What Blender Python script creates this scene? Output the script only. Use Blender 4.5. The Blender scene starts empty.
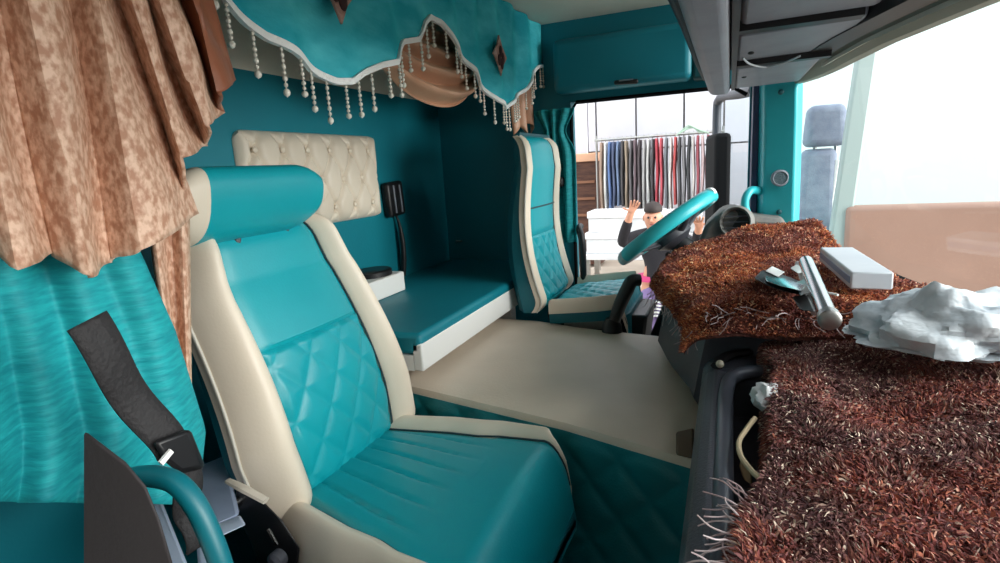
import bpy, bmesh, math, random
from mathutils import Vector, Matrix, noise
R=random.Random(7)
PI=math.pi
scn=bpy.context.scene
COL=scn.collection
# ---------------------------------------------------------------- camera frame (origin = camera, x forward of the cab, y across, z up)
F=560.;CX=500.;CY=281.5
Yc=Vector((230,-126.5,F)).normalized()
Zc=Yc.cross(Vector((1,-.06,0))).normalized()
if Zc.y>0: Zc=-Zc
Xc=Yc.cross(Zc)
AX={'x':0,'y':1,'z':2}
def P(u,v,ax,val):
    d=Vector((u-CX,v-CY,F)); r=Vector((d.dot(Xc),d.dot(Yc),d.dot(Zc)))
    return r*(val/r[AX[ax]])
def lerp(a,b,t): return a+(b-a)*t
def sstep(t): t=max(0,min(1,t)); return t*t*(3-2*t)
def interp(tab,x):
    if x<=tab[0][0]: return tab[0][1]
    for (a,va),(b,vb) in zip(tab,tab[1:]):
        if x<=b: return lerp(va,vb,(x-a)/(b-a))
    return tab[-1][1]
def nz(*p): return noise.noise(Vector(p))
# ---------------------------------------------------------------- materials
def lin(c):
    return tuple((x/255/12.92 if x/255<=.04045 else ((x/255+.055)/1.055)**2.4) for x in c)+(1,)
MAT={}
def mat(name,c,rough=.6,metal=0,c2=None,scale=20,stretch=(1,1,1),bump=0,bscale=None,sheen=0,spec=.5,mix=(.35,.65),detail=4,coat=0,emit=0,trans=0,island=None,island2=None):
    if name in MAT: return MAT[name]
    m=bpy.data.materials.new(name); m.use_nodes=True; nt=m.node_tree; N=nt.nodes; L=nt.links
    b=N['Principled BSDF']; b.inputs['Base Color'].default_value=lin(c); b.inputs['Roughness'].default_value=rough
    b.inputs['Metallic'].default_value=metal; b.inputs['Specular IOR Level'].default_value=spec
    b.inputs['Sheen Weight'].default_value=sheen; b.inputs['Coat Weight'].default_value=coat
    b.inputs['Transmission Weight'].default_value=trans
    if sheen: b.inputs['Sheen Roughness'].default_value=.4; b.inputs['Sheen Tint'].default_value=lin(tuple(min(255,x*1.4+40) for x in c))
    if emit: b.inputs['Emission Color'].default_value=lin(c); b.inputs['Emission Strength'].default_value=emit
    if c2 or bump:
        tc=N.new('ShaderNodeTexCoord'); mp=N.new('ShaderNodeMapping'); mp.inputs['Scale'].default_value=stretch
        L.new(tc.outputs['Object'],mp.inputs['Vector'])
        n=N.new('ShaderNodeTexNoise'); n.inputs['Scale'].default_value=scale; n.inputs['Detail'].default_value=detail
        L.new(mp.outputs['Vector'],n.inputs['Vector'])
        if c2:
            r=N.new('ShaderNodeValToRGB'); r.color_ramp.elements[0].position=mix[0]; r.color_ramp.elements[1].position=mix[1]
            r.color_ramp.elements[0].color=lin(c); r.color_ramp.elements[1].color=lin(c2)
            L.new(n.outputs['Fac'],r.inputs['Fac']); L.new(r.outputs['Color'],b.inputs['Base Color'])
        if bump:
            n2=N.new('ShaderNodeTexNoise'); n2.inputs['Scale'].default_value=bscale or scale; n2.inputs['Detail'].default_value=3
            L.new(mp.outputs['Vector'],n2.inputs['Vector'])
            bp=N.new('ShaderNodeBump'); bp.inputs['Strength'].default_value=bump; bp.inputs['Distance'].default_value=.01
            L.new(n2.outputs['Fac'],bp.inputs['Height']); L.new(bp.outputs['Normal'],b.inputs['Normal'])
    if island:
        g=N.new('ShaderNodeNewGeometry'); r=N.new('ShaderNodeValToRGB'); r.color_ramp.interpolation='CONSTANT'
        els=r.color_ramp.elements; els[0].position=0; els[0].color=lin(island[0][1]); els[1].position=island[1][0]; els[1].color=lin(island[1][1])
        for p,cc in island[2:]: e=els.new(p); e.color=lin(cc)
        L.new(g.outputs['Random Per Island'],r.inputs['Fac']); L.new(r.outputs['Color'],b.inputs['Base Color'])
    if island2:
        r2=N.new('ShaderNodeValToRGB'); r2.color_ramp.interpolation='CONSTANT'; els=r2.color_ramp.elements
        els[0].position=0; els[0].color=lin(island2[0][1]); els[1].position=island2[1][0]; els[1].color=lin(island2[1][1])
        for p,cc in island2[2:]: e=els.new(p); e.color=lin(cc)
        L.new(g.outputs['Random Per Island'],r2.inputs['Fac'])
        tc=N.new('ShaderNodeTexCoord'); n=N.new('ShaderNodeTexNoise'); n.inputs['Scale'].default_value=9; n.inputs['Detail'].default_value=3
        L.new(tc.outputs['Object'],n.inputs['Vector']); q=N.new('ShaderNodeValToRGB'); q.color_ramp.elements[0].position=.42; q.color_ramp.elements[1].position=.58
        L.new(n.outputs['Fac'],q.inputs['Fac']); mx=N.new('ShaderNodeMix'); mx.data_type='RGBA'
        L.new(q.outputs['Color'],mx.inputs[0]); L.new(r.outputs['Color'],mx.inputs[6]); L.new(r2.outputs['Color'],mx.inputs[7]); L.new(mx.outputs[2],b.inputs['Base Color'])
    MAT[name]=m; return m
def glass(name,tint=(1,1,1),refl=.06):
    m=bpy.data.materials.new(name); m.use_nodes=True; N=m.node_tree.nodes; L=m.node_tree.links; N.remove(N['Principled BSDF'])
    t=N.new('ShaderNodeBsdfTransparent'); t.inputs[0].default_value=tint+(1,)
    g=N.new('ShaderNodeBsdfGlossy'); g.inputs['Roughness'].default_value=.02
    x=N.new('ShaderNodeMixShader'); x.inputs[0].default_value=refl
    L.new(t.outputs[0],x.inputs[1]); L.new(g.outputs[0],x.inputs[2]); L.new(x.outputs[0],N['Material Output'].inputs[0]); return m
TEAL=mat('teal_leather',(2,150,163),.42,c2=(6,156,168),scale=6,bump=.05,bscale=260)
TEALS=mat('teal_leather_shell',(4,102,116),.5,bump=.1,bscale=200)
BEIGE=mat('beige_leather',(228,215,197),.45,c2=(221,207,188),scale=5,bump=.04,bscale=240)
PIPE=mat('dark_piping',(40,60,66),.6); PIPEW=mat('pale_stitching',(190,186,176),.6)
WALL=mat('teal_vinyl',(2,116,132),.5,c2=(2,122,138),scale=4,bump=.06,bscale=150)
CREAM=mat('cream_headlining',(238,230,216),.9,c2=(228,220,205),scale=3,bump=.1,bscale=120)
HUMP=mat('taupe_vinyl',(222,206,188),.5,c2=(212,196,178),scale=5,bump=.1,bscale=160)
VELVET=mat('teal_velvet',(0,166,184),.75,c2=(84,210,222),scale=7,stretch=(1,1,2.2),mix=(.38,.7),sheen=.5,bump=.2,bscale=60,detail=6)
CURT=mat('teal_crushed_curtain',(0,138,148),.7,c2=(22,164,170),scale=60,stretch=(.5,.5,3.),sheen=.3,bump=.35,bscale=40)
TAN=mat('tan_crushed_velvet',(178,130,104),.62,c2=(224,188,164),scale=130,stretch=(1,1,.7),mix=(.4,.62),sheen=.35,bump=.35,bscale=50,detail=8)
TANS=mat('tan_satin',(206,158,128),.38,c2=(192,142,112),scale=6,bump=.1,bscale=30,sheen=.1)
TANB=mat('brown_satin_band',(146,88,62),.4,bump=.1,bscale=60)
WTRIM=mat('white_braid',(248,248,246),.7,bump=.4,bscale=160)
PEARL=mat('pearl_bead',(232,226,214),.25,coat=.3)
GREYP=mat('grey_plastic',(134,139,150),.5,c2=(124,129,140),scale=12,bump=.12,bscale=300)
DGREY=mat('charcoal_plastic',(62,64,72),.5,bump=.15,bscale=300)
DGREY2=mat('charcoal_smooth',(70,74,84),.33)
BLACK=mat('black_plastic',(20,20,23),.45); RUB=mat('black_rubber',(20,20,22),.9,spec=.2)
WEB=mat('seat_belt_webbing',(34,32,34),.75,bump=.3,bscale=200)
CHROME=mat('chrome',(205,205,205),.18,1); STEEL=mat('brushed_steel',(170,170,168),.35,1)
WHITE=mat('white_paint',(232,232,230),.5); PAPER=mat('white_card',(212,213,214),.7,c2=(200,203,206),scale=10)
TEALP=mat('teal_paint',(50,182,192),.35,c2=(44,176,186),scale=8); GRIP=mat('teal_grip',(0,100,112),.45)
BLUEG=mat('blue_grey_metal',(150,164,188),.4,c2=(132,146,172),scale=7)
BROWNK=mat('dark_brown_trim',(38,33,35),.7,bump=.1,bscale=120)
# ---------------------------------------------------------------- mesh builder
class MB:
    def __init__(s): s.v=[]; s.f=[]
    def add(s,vs,fs):
        b=len(s.v); s.v+= [Vector(v) for v in vs]; s.f+=[tuple(b+i for i in f) for f in fs]; return s
    def grid(s,fn,nu,nv,wu=False):
        vs=[fn(i/nu,j/nv) for i in range(nu+(0 if wu else 1)) for j in range(nv+1)]
        W=nv+1; n=nu if wu else nu+1
        return s.add(vs,[(i*W+j,((i+1)%n)*W+j,((i+1)%n)*W+j+1,i*W+j+1) for i in range(nu) for j in range(nv)])
    def slab(s,fn,fn2,nu,nv):            # closed volume between two grids
        W=nv+1;n=(nu+1)*W
        vs=[fn(i/nu,j/nv) for i in range(nu+1) for j in range(nv+1)]+[fn2(i/nu,j/nv) for i in range(nu+1) for j in range(nv+1)]
        fs=[]
        for i in range(nu):
            for j in range(nv):
                a=(i*W+j,(i+1)*W+j,(i+1)*W+j+1,i*W+j+1); fs.append(a); fs.append(tuple(n+k for k in a[::-1]))
        for i in range(nu):
            fs.append((i*W,n+i*W,n+(i+1)*W,(i+1)*W)); k=nv; fs.append((i*W+k,(i+1)*W+k,n+(i+1)*W+k,n+i*W+k))
        for j in range(nv):
            fs.append((j,j+1,n+j+1,n+j)); k=nu*W; fs.append((k+j,n+k+j,n+k+j+1,k+j+1))
        return s.add(vs,fs)
    def loft(s,rings,cap=True,closed=True):
        n=len(rings[0]); vs=[p for r in rings for p in r]; fs=[]
        for i in range(len(rings)-1):
            for j in range(n if closed else n-1):
                k=(j+1)%n; fs.append((i*n+j,i*n+k,(i+1)*n+k,(i+1)*n+j))
        if cap: fs.append(tuple(range(n))[::-1]); fs.append(tuple((len(rings)-1)*n+j for j in range(n)))
        return s.add(vs,fs)
    def box(s,a,b):
        a,b=Vector(a),Vector(b); c=(a+b)/2; h=(b-a)/2
        return s.obox(c,h*2)
    def obox(s,c,d,rot=None):
        c=Vector(c); d=Vector(d)/2; m=rot or Matrix.Identity(3)
        vs=[c+m@Vector((x*d.x,y*d.y,z*d.z)) for x in(-1,1) for y in(-1,1) for z in(-1,1)]
        return s.add(vs,[(0,1,3,2),(4,6,7,5),(0,4,5,1),(2,3,7,6),(0,2,6,4),(1,5,7,3)])
    def tube(s,pts,r,n=10,sq=1.,smooth=0):
        pts=[Vector(p) for p in pts]
        if smooth: pts=catmull(pts,smooth)
        rs=r if isinstance(r,(list,tuple)) else None
        rings=[]; up=None
        for i,p in enumerate(pts):
            t=(pts[min(i+1,len(pts)-1)]-pts[max(i-1,0)]).normalized()
            if up is None: up=Vector((0,0,1)) if abs(t.z)<.9 else Vector((0,1,0))
            a=t.cross(up).normalized(); up=a.cross(t).normalized()
            q=interp([(k/(len(rs)-1),x) for k,x in enumerate(rs)],i/(len(pts)-1)) if rs else r
            rings.append([p+a*q*math.cos(2*PI*k/n)+up*q*sq*math.sin(2*PI*k/n) for k in range(n)])
        return s.loft(rings)
    def lathe(s,c,axis,prof,n=20):
        c=Vector(c); ax=Vector(axis).normalized(); a=ax.orthogonal().normalized(); b=ax.cross(a)
        return s.loft([[c+ax*h+(a*math.cos(2*PI*k/n)+b*math.sin(2*PI*k/n))*max(r,1e-4) for k in range(n)] for h,r in prof])
    def ball(s,c,r,n=10,sc=(1,1,1)):
        c=Vector(c); r=Vector(sc)*r
        return s.loft([[c+Vector((r.x*max(math.sin(PI*i/n),.01)*math.cos(2*PI*k/(2*n)),r.y*max(math.sin(PI*i/n),.01)*math.sin(2*PI*k/(2*n)),r.z*math.cos(PI*i/n))) for k in range(2*n)] for i in range(n+1)])
    def prism(s,poly,vec):
        vec=Vector(vec); return s.loft([[Vector(p) for p in poly],[Vector(p)+vec for p in poly]])
    def build(s,name,m,parent=None,smooth=True,bevel=0,sub=0,solid=0,seg=2,kind=None,label=None,off=-1):
        me=bpy.data.meshes.new(name); L=Vector((0,0,0)); q=parent
        while q: L+=q.location; q=q.parent
        me.from_pydata([v-L for v in s.v],[],s.f)
        bm=bmesh.new(); bm.from_mesh(me); bmesh.ops.recalc_face_normals(bm,faces=bm.faces); bm.to_mesh(me); bm.free()
        if smooth: me.polygons.foreach_set('use_smooth',[True]*len(me.polygons))
        o=bpy.data.objects.new(name,me); COL.objects.link(o); me.materials.append(m)
        if parent: o.parent=parent
        if solid: d=o.modifiers.new('solid','SOLIDIFY'); d.thickness=solid; d.offset=off
        if bevel: d=o.modifiers.new('bev','BEVEL'); d.width=bevel; d.segments=seg; d.limit_method='ANGLE'; d.angle_limit=.6; d.harden_normals=False
        if sub: d=o.modifiers.new('sub','SUBSURF'); d.levels=sub; d.render_levels=sub
        if smooth and (bevel or not sub):
            try: me.set_sharp_from_angle(angle=.7)
            except Exception: pass
        if kind: o['kind']=kind
        if label: o['label']=label
        return o
def catmull(p,k):
    out=[]
    for i in range(len(p)-1):
        a=p[max(i-1,0)];b=p[i];c=p[i+1];d=p[min(i+2,len(p)-1)]
        for j in range(k):
            t=j/k; out.append(.5*((2*b)+(c-a)*t+(2*a-5*b+4*c-d)*t*t+(3*b-a-3*c+d)*t**3))
    return out+[p[-1]]
def thing(name,label,cat,loc,group=None):
    o=bpy.data.objects.new(name,None); COL.objects.link(o); o.location=loc; o.empty_display_size=.05
    return tag(o,label,cat,group)
def tag(o,label,cat,group=None):
    o['label']=label; o['category']=cat
    if group: o['group']=group
    return o
def struct(o): o['kind']='structure'; return o
def dup(root,loc,label,group):
    r=root.copy(); COL.objects.link(r); r.location=loc; r['label']=label; r['group']=group
    for ch in list(root.children):
        c=ch.copy(); COL.objects.link(c); c.parent=r
        for g in ch.children: d=g.copy(); COL.objects.link(d); d.parent=c
    return r
def hazy_clothmat(rgb):
    rgb=tuple(int(x*.76+52) for x in rgb)  # lifts cloth colours towards white, painting in outdoor haze and overexposure
    return mat('cloth_%d_%d_%d'%rgb,rgb,.8,c2=tuple(int(x*.82) for x in rgb),scale=14,stretch=(2,2,.4),bump=.2,bscale=60)
# ================================================================= CAB SHELL
FZ=-1.15; CZ=.53; RX=-1.15; LY=2.2
struct(MB().box((RX-.05,.1,FZ),(RX,LY+.05,.285)).build('wall_back',WALL,smooth=False))
struct(MB().box((RX-.05,.1,.285),(RX,LY+.05,CZ)).build('trim_back',CREAM,smooth=False))
struct(MB().box((RX-.06,.0,FZ-.06),(.62,LY+.06,FZ)).build('floor',mat('black_floor_mat',(30,30,32),.85,bump=.3,bscale=80),smooth=False))
struct(MB().box((RX-.06,.06,CZ),(.32,LY+.06,CZ+.05)).build('ceiling',CREAM,smooth=False))
w=MB(); w.box((RX,LY,FZ),(-.575,LY+.06,CZ)); w.box((-.575,LY,.235),(.19,LY+.06,CZ)); w.box((.06,LY,FZ),(.19,LY+.06,.235))
struct(w.build('wall_left',WALL,smooth=False))
w=MB(); w.box((RX,.1,FZ),(-.74,.16,CZ)); struct(w.build('wall_right',WALL,smooth=False))
# B-pillar trim and sill by the near door
w=MB(); w.box((-.74,.1,FZ),(-.69,.2,CZ)); struct(w.build('trim_near',BROWNK,smooth=False,bevel=.01))
w=MB(); w.prism([(-.62,.12,-.62),(-.3,.12,-.62),(-.3,.12,-1.15),(-.62,.12,-1.15)],(0,.1,0)); struct(w.build('trim_sill',BROWNK,smooth=False,bevel=.02))
w=MB(); w.box((-.74,.03,.2),(.3,.1,CZ)); struct(w.build('light_cut_door_header',CREAM,smooth=False,bevel=.01))  # unseen door header, added to cut the light falling on the seat cushion
struct(MB().box((-14,-3.4,-2.1),(14,-3.2,3.2)).build('sky_block_wall',mat('sky_block_grey',(96,90,86),.9,c2=(84,80,76),scale=2),smooth=False))  # unseen wall, added to block sky light from the near side
w=MB(); w.box((.12,-.75,FZ),(.18,.05,-.25)); w.box((.13,-.75,-.25),(.17,-.69,.25)); w.box((.13,-.75,.2),(.17,.0,.26)); struct(w.build('light_block_door',DGREY,smooth=False,bevel=.01))  # unseen near door, added to block light coming in low beside the dash
# far door opening rubber
w=MB(); w.tube([(-.572,LY-.005,-.9),(-.572,LY-.005,.2),(-.55,LY-.005,.232),(0,LY-.005,.232),(.05,LY-.005,.2)],.007,8); struct(w.build('trim_door_seal',RUB))
# A pillar
ap=MB()
ap.loft([[Vector((.085+dx,2.06,z)),Vector((.1+dx,2.02,z)),Vector((.185+dx,1.99,z)),Vector((.205+dx,2.02,z)),Vector((.205+dx,2.12,z)),Vector((.085+dx,2.2,z))] for z,dx in((-.6,.012),(-.2,.004),(.1,0),(.26,-.004))])
pil=struct(ap.build('trim_pillar',TEALP,bevel=.006))
e=MB(); e.box((.066,2.06,-.6),(.086,2.2,.25)); e.build('pillar_edge',mat('blue_grey_edge',(52,62,96),.5),pil,bevel=.004)
for (u,v) in((781,92),(779,212)):
    MB().lathe(P(u,v,'y',2.0),(0,-1,0),[(-.004,.008),(.004,.008),(.006,.005)],12).build('screw',mat('dark_teal_screw',(10,80,88),.4),pil)
c=P(780,178,'y',2.0)
MB().lathe(c,(.1,-1,0),[(-.01,.026),(.006,.026),(.009,.021),(.006,.019)],24).build('speaker_ring',GREYP,pil)
MB().lathe(c,(.1,-1,0),[(-.01,.019),(.007,.019),(.0075,.001)],24).build('speaker_mesh',mat('speaker_mesh',(62,84,92),.7,bump=.6,bscale=400),pil)
h=MB(); h.tube([P(762,192,'y',2.06),P(752,190,'y',2.0),P(746,197,'y',1.98),P(745,207,'y',1.98),P(749,217,'y',1.99)],.013,10,smooth=5)
tag(h.build('grab_handle',TEALP),'teal grab handle on the inner edge of the far windscreen pillar','handle')
# windscreen
def wsx(y): return interp([(.0,.49),(.6,.45),(1.0,.385),(1.2,.335),(1.4,.29),(1.6,.265),(1.75,.25),(1.9,.225),(2.0,.19),(2.05,.165)],y)
g=MB(); g.grid(lambda a,b: Vector((wsx(lerp(.0,2.03,a))+.0+.05*(1-b),lerp(.0,2.03,a),lerp(-.3,.27,b))),30,6)
struct(g.build('window_1',glass('windscreen_glass',(.94,.985,.985),.05)))
w=MB(); w.tube([Vector((wsx(y)+.045,y,-.285)) for y in [2.03-.1*i for i in range(20)]],.014,8)
struct(w.build('trim_screen_seal',RUB))
# windscreen header, pale tinted band
w=MB(); w.slab(lambda a,b: Vector((wsx(lerp(.1,2.05,a))-.012-.05*b,lerp(.1,2.05,a),lerp(.2,.27,b)+.02*(1-sstep((lerp(.1,2.05,a)-1.3)/.6))*0)),
               lambda a,b: Vector((wsx(lerp(.1,2.05,a))+.012-.05*b,lerp(.1,2.05,a),lerp(.2,.27,b))),30,3)
struct(w.build('trim_header',mat('olive_grey_header',(150,150,138),.7),smooth=True))
# overhead console above the windscreen
con=thing('overhead_console','grey plastic overhead console above the windscreen','console',(.1,1.2,.24))
w=MB(); w.box((-.065,.12,.25),(.2,1.93,CZ-.002)); w.build('console_body',GREYP,con,bevel=.012,smooth=True)
w=MB(); w.loft([[Vector((x0,y,z)) for x0,z in((-.068,.2),(-.055,.188),(-.012,.188),(-.004,.2),(-.004,.27),(-.068,.27))] for y in(.12,1.99)]); w.build('console_lip',GREYP,con,bevel=.008)
w=MB(); w.loft([[Vector((.008,y,.2)),Vector((.19,y,.204)),Vector((.2,y,.26)),Vector((.008,y,.26))] for y in(1.53,1.97)]); fl=w.build('flap_panel',GREYP,con,bevel=.008)
w=MB(); w.loft([[Vector((.008,y,.214)),Vector((.215,y,.218)),Vector((.22,y,.26)),Vector((.008,y,.26))] for y in(1.2,1.51)]); w.build('door_panel',GREYP,con,bevel=.008)
w=MB(); w.loft([[Vector((.012,y,.226)),Vector((.225,y,.228)),Vector((.23,y,.26)),Vector((.012,y,.26))] for y in(.3,1.17)]); w.build('door_panel',GREYP,con,bevel=.01)
for y0_,y1_,z_ in((1.505,1.534,.203),(1.168,1.204,.217)): w=MB(); w.box((.006,y0_,z_),(.205,y1_,.26)); w.build('seam_strip',BLACK,con)
w=MB(); w.tube([P(743,58,'z',.2),P(750,64,'z',.198),P(765,67,'z',.199),P(783,63,'z',.2),P(800,56,'z',.203)],.0022,6,smooth=5); w.build('latch_highlight',mat('edge_highlight',(170,176,184),.4),fl)  # highlight along the flap's curved edge, modelled as a pale tube
for u,v in((751,53),(744,77)): MB().ball(P(u,v,'z',.2),.0065,8,(1,1,.5)).build('screw',BLACK,fl)
w=MB(); w.box((-.001,.3,.196),(.01,1.965,.3)); w.build('gap_strip',BLACK,con)
w=MB(); w.slab(lambda a,b: Vector((wsx(lerp(.2,1.95,a))-.115+.055*b,lerp(.2,1.95,a),.215)),lambda a,b: Vector((wsx(lerp(.2,1.95,a))-.115+.055*b,lerp(.2,1.95,a),.25)),24,2); w.build('visor_trough',BLACK,con)
# dark diagonal cover between console and far cabinet
w=MB(); w.tube([P(676,-8,'y',1.9),P(690,25,'y',1.98),P(702,60,'y',2.05),P(709,78,'y',2.08)],[.03,.028,.024,.018],12,smooth=4)
tag(w.build('cable_duct',DGREY),'dark grey duct running down beside the overhead console','duct')
# sun visor, pale, folded against header
w=MB(); w.slab(lambda a,b: Vector((wsx(lerp(.9,1.72,a))-.04+.025*b,lerp(.9,1.72,a),.207+.01*b)),lambda a,b: Vector((wsx(lerp(.9,1.72,a))-.04+.025*b,lerp(.9,1.72,a),.215+.01*b)),14,2)
tag(w.build('sun_visor',mat('pale_visor',(190,192,182),.6)),'pale narrow sun visor folded up above the windscreen','sun visor')
# far door cabinet (teal padded header)
cab=thing('header_panel','dark teal padded panel above the open driver door','panel',(-.38,2.17,.36))
w=MB(); w.box((-.62,2.12,.262),(-.125,2.199,.455)); w.build('padded_cover',WALL,cab,bevel=.025,seg=4)
w=MB(); w.lathe(P(625,81,'y',2.118),(0,-1,0),[(-.004,.001),(.003,.001)],4)
w=MB(); w.obox(P(626,82,'y',2.121),(.085,.012,.016),Matrix.Rotation(math.radians(3),3,'Y')); hd=w.build('pull_handle',BLACK,cab,bevel=.006)
w=MB(); w.obox(P(626,80,'y',2.114),(.05,.006,.004)); w.build('grip_edge',GREYP,hd,bevel=.001)
w=MB(); w.box((-.125,2.13,.26),(-.02,2.199,.36)); w.build('end_cover',mat('dark_teal_end',(8,72,78),.5),cab,bevel=.01)
# ================================================================= SEATS
def quilt(a,b,h):
    p=a+b;q=a-b
    d=min(abs(p-round(p)),abs(q-round(q))); return h*(1-math.exp(-(d/.16)**1.4))
def seat(name,label,loc,back,cush,quiltbands,bul=(.046,.085,.05,1.),cb=(.72,.055)):
    root=thing(name,label,'seat',loc)
    B,T,wb,wm,wt,lean,scb,sct,thick=back     # bottom, top centre, half widths, lumbar, seam positions
    U=(T-B); H=U.length; U=U.normalized(); n=Vector((U.z,0,-U.x)).normalized()
    def hw(t): return interp([(0,wb),(.25,wm),(.75,lerp(wm,wt,.55)),(.93,wt),(1,wt*.93)],t)
    def off(s,t,sc):
        a=(abs(s)-sc)/(1-sc)
        o=lean*math.sin(PI*min(1,t*1.25))
        if a<0: o+=.012*(1-(s/sc)**2)
        else: o+=bul[0]*math.sin(PI*.8*a)-bul[1]*a**3
        if t>.9: o-=bul[2]*((t-.9)/.1)**2
        if t<.08: o-=.03*((.08-t)/.08)**2
        return o
    def sc_(t): return lerp(scb,sct,t)
    def pt(s,t,d=0): return B+U*(H*t)+Vector((0,1,0))*(s*hw(t))+n*(off(s,t,sc_(t))+d)
    def patch(s0,s1,t0,t1,m,nm,nu=14,nv=40,q=None,k=0,par=root):
        sf=lambda a,t: lerp(s0(t) if callable(s0) else s0,s1(t) if callable(s1) else s1,a)
        def top(a,b):
            t=lerp(t0,t1,b); s=sf(a,t); edge=min(1,min(a,1-a)/.06*1.,min(b,1-b)/.03)
            d=-.006*(1-edge)
            if q: d+=quilt(s*hw(t)*q,t*H*q*.8,.005)-.002
            return pt(s,t,d)
        def bot(a,b): t=lerp(t0,t1,b); return pt(sf(a,t),t,-.02)
        return MB().slab(top,bot,nu,nv).build(nm,m,par)
    q0,q1=quiltbands
    patch(lambda t:-sc_(t),lambda t:sc_(t),q1,.985,TEAL,'upper_panel',24,30)
    patch(lambda t:-sc_(t),lambda t:sc_(t),q0,q1,TEAL,'quilted_panel',90,90,q=quiltbands_q)
    if lean<0:
        w=MB(); w.tube([pt(sc_(.58)*k/10,.58,.001) for k in range(-10,11)],.003,6); w.build('panel_seam',PIPE,root)
    if q0>.02: patch(lambda t:-sc_(t),lambda t:sc_(t),0.0,q0,TEAL,'lower_panel',20,12)
    for sg in(-1,1):
        bo=patch(lambda t:sg*sc_(t),lambda t:sg*1.,0,.985,BEIGE,'side_bolster',16,50)
        w=MB(); w.tube([pt(sg*sc_(t),t,-.002) for t in [i/40*.97 for i in range(41)]],.0022,6); w.build('piping',PIPE,bo)
        w=MB(); w.tube([pt(sg*1.,t,-.0) for t in [i/40*.97 for i in range(41)]],.003,6); w.build('stitched_edge',PIPEW,bo)
    rings=[]
    for i in range(25):
        t=i/24; tt=min(t,.985)
        r=[pt(s,tt,-.016) for s in (-.985,-.6,0,.6,.985)]
        wv=hw(tt); c=B+U*(H*t)+n*(lean*math.sin(PI*min(1,t*1.25)) if lean<0 else 0)-n*(thick*(1-(.25 if lean>0 else .55)*t))
        r+=[c+Vector((0,wv*.97,0))+n*.035,c+Vector((0,wv*.72,0)),c-Vector((0,wv*.72,0)),c-Vector((0,wv*.97,0))+n*.035]
        rings.append(r)
    MB().loft(rings).build('back_shell',TEALS,root)
    # cushion
    x0,x1,cy0,cy1,zr,zf,w0,w1,ct=cush
    def chw(t): return interp([(0,w0),(.35,lerp(w0,w1,.8)),(.6,w1),(.82,w1*.95),(.93,w1*.86),(1,w1*.7)],t)
    def csc(t): return interp([(0,cb[0]),(.5,cb[0]+.02),(.8,max(.86,cb[0]+.04)),(.95,.985),(1,.99)],t)
    def cpt(s,t,d=0):
        sc=csc(t); a=(abs(s)-sc)/max(.02,1-sc); z=lerp(zr,zf,t)+d
        if a<0: z+=.012*(1-(s/sc)**2)
        else: z+=(.03*math.sin(PI*.75*min(a,1))-cb[1]*min(a,1)**3)*(1 if t<.85 else .6)
        x=lerp(x0,x1,t)
        if t>.8: k=(t-.8)/.2; z-=.13*k**2.2; x-=.015*k
        return Vector((x,lerp(cy0,cy1,t)+s*chw(t),z))
    def cpatch(s0,s1,t0,t1,m,nm,nu,nv,q=None):
        sf=lambda a,t: lerp(s0(t),s1(t),a)
        def top(a,b):
            t=lerp(t0,t1,b); s=sf(a,t); d=-.005*(1-min(1,min(a,1-a)/.06,min(b,1-b)/.04))
            if q=='pleat':
                s_=s*1.35+ (t-.05)*.35; f=abs(s_*3.3-round(s_*3.3)); d-=.005*math.exp(-(f/.09)**2)*(1-sstep((t-.42)/.25))
            elif q: d+=quilt(s*chw(t)*q,(lerp(x0,x1,t))*q*.9,.006)-.002
            return cpt(s,t,d)
        return MB().slab(top,lambda a,b:cpt(sf(a,lerp(t0,t1,b)),lerp(t0,t1,b),-.03),nu,nv).build(nm,m,root)
    cpatch(lambda t:-csc(t),lambda t:csc(t),0,1,TEAL,'cushion_panel',80,90,q=cushq)
    for sg in(-1,1): 
        bo=cpatch(lambda t:sg*csc(t),lambda t:sg*1.,0,.97,BEIGE,'cushion_bolster',12,50)
        w=MB(); w.tube([cpt(sg*csc(t),t,-.002) for t in [i/40*.96 for i in range(41)]],.0022,6); w.build('piping',PIPE,bo)
    rings=[]
    for i in range(25):
        t=i/24; zb=lerp(zr,zf,t)-ct*(1 if t<.8 else 1-.1*(t-.8)/.2)
        r=[cpt(s,t,-.02) for s in(-.99,-.5,0,.5,.99)]; cy=lerp(cy0,cy1,t); W=chw(t); x=r[2].x
        r+=[Vector((x,cy+W*.96,zb)),Vector((x,cy-W*.96,zb))]; rings.append(r)
    MB().loft(rings).build('cushion_shell',TEALS,root)
    # pedestal and slides
    xm=(x0+x1)/2; cy=(cy0+cy1)/2; zb=min(zr,zf)-ct
    w=MB(); w.loft([[Vector((xm+dx*s,cy+dy*s,z)) for dx,dy in((-.17,-.12),(.17,-.12),(.17,.12),(-.17,.12))] for z,s in((zb+.02,1),(zb-.08,.92),(FZ+.05,.95),(FZ,1.1))]); w.build('pedestal',BLACK,root,bevel=.01)
    for sy in(-1,1): MB().box((x0+.04,cy+sy*.15-.015,zb-.02),(x1-.06,cy+sy*.15+.015,zb+.01)).build('slide_rail',STEEL,root,bevel=.003)
    return root
quiltbands_q=11.5; cushq='pleat'
ps=seat('passenger_seat','teal and cream leather passenger seat with separate pillow headrest',(-.5,.84,FZ),
  (Vector((-.70,.868,-.59)),Vector((-.815,.812,-.06)),.226,.236,.18,.025,.60,.68,.1),
  (-.72,-.245,.85,.765,-.565,-.53,.20,.245,.13),(.04,.56),(.042,.06,.03,1.))
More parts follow.
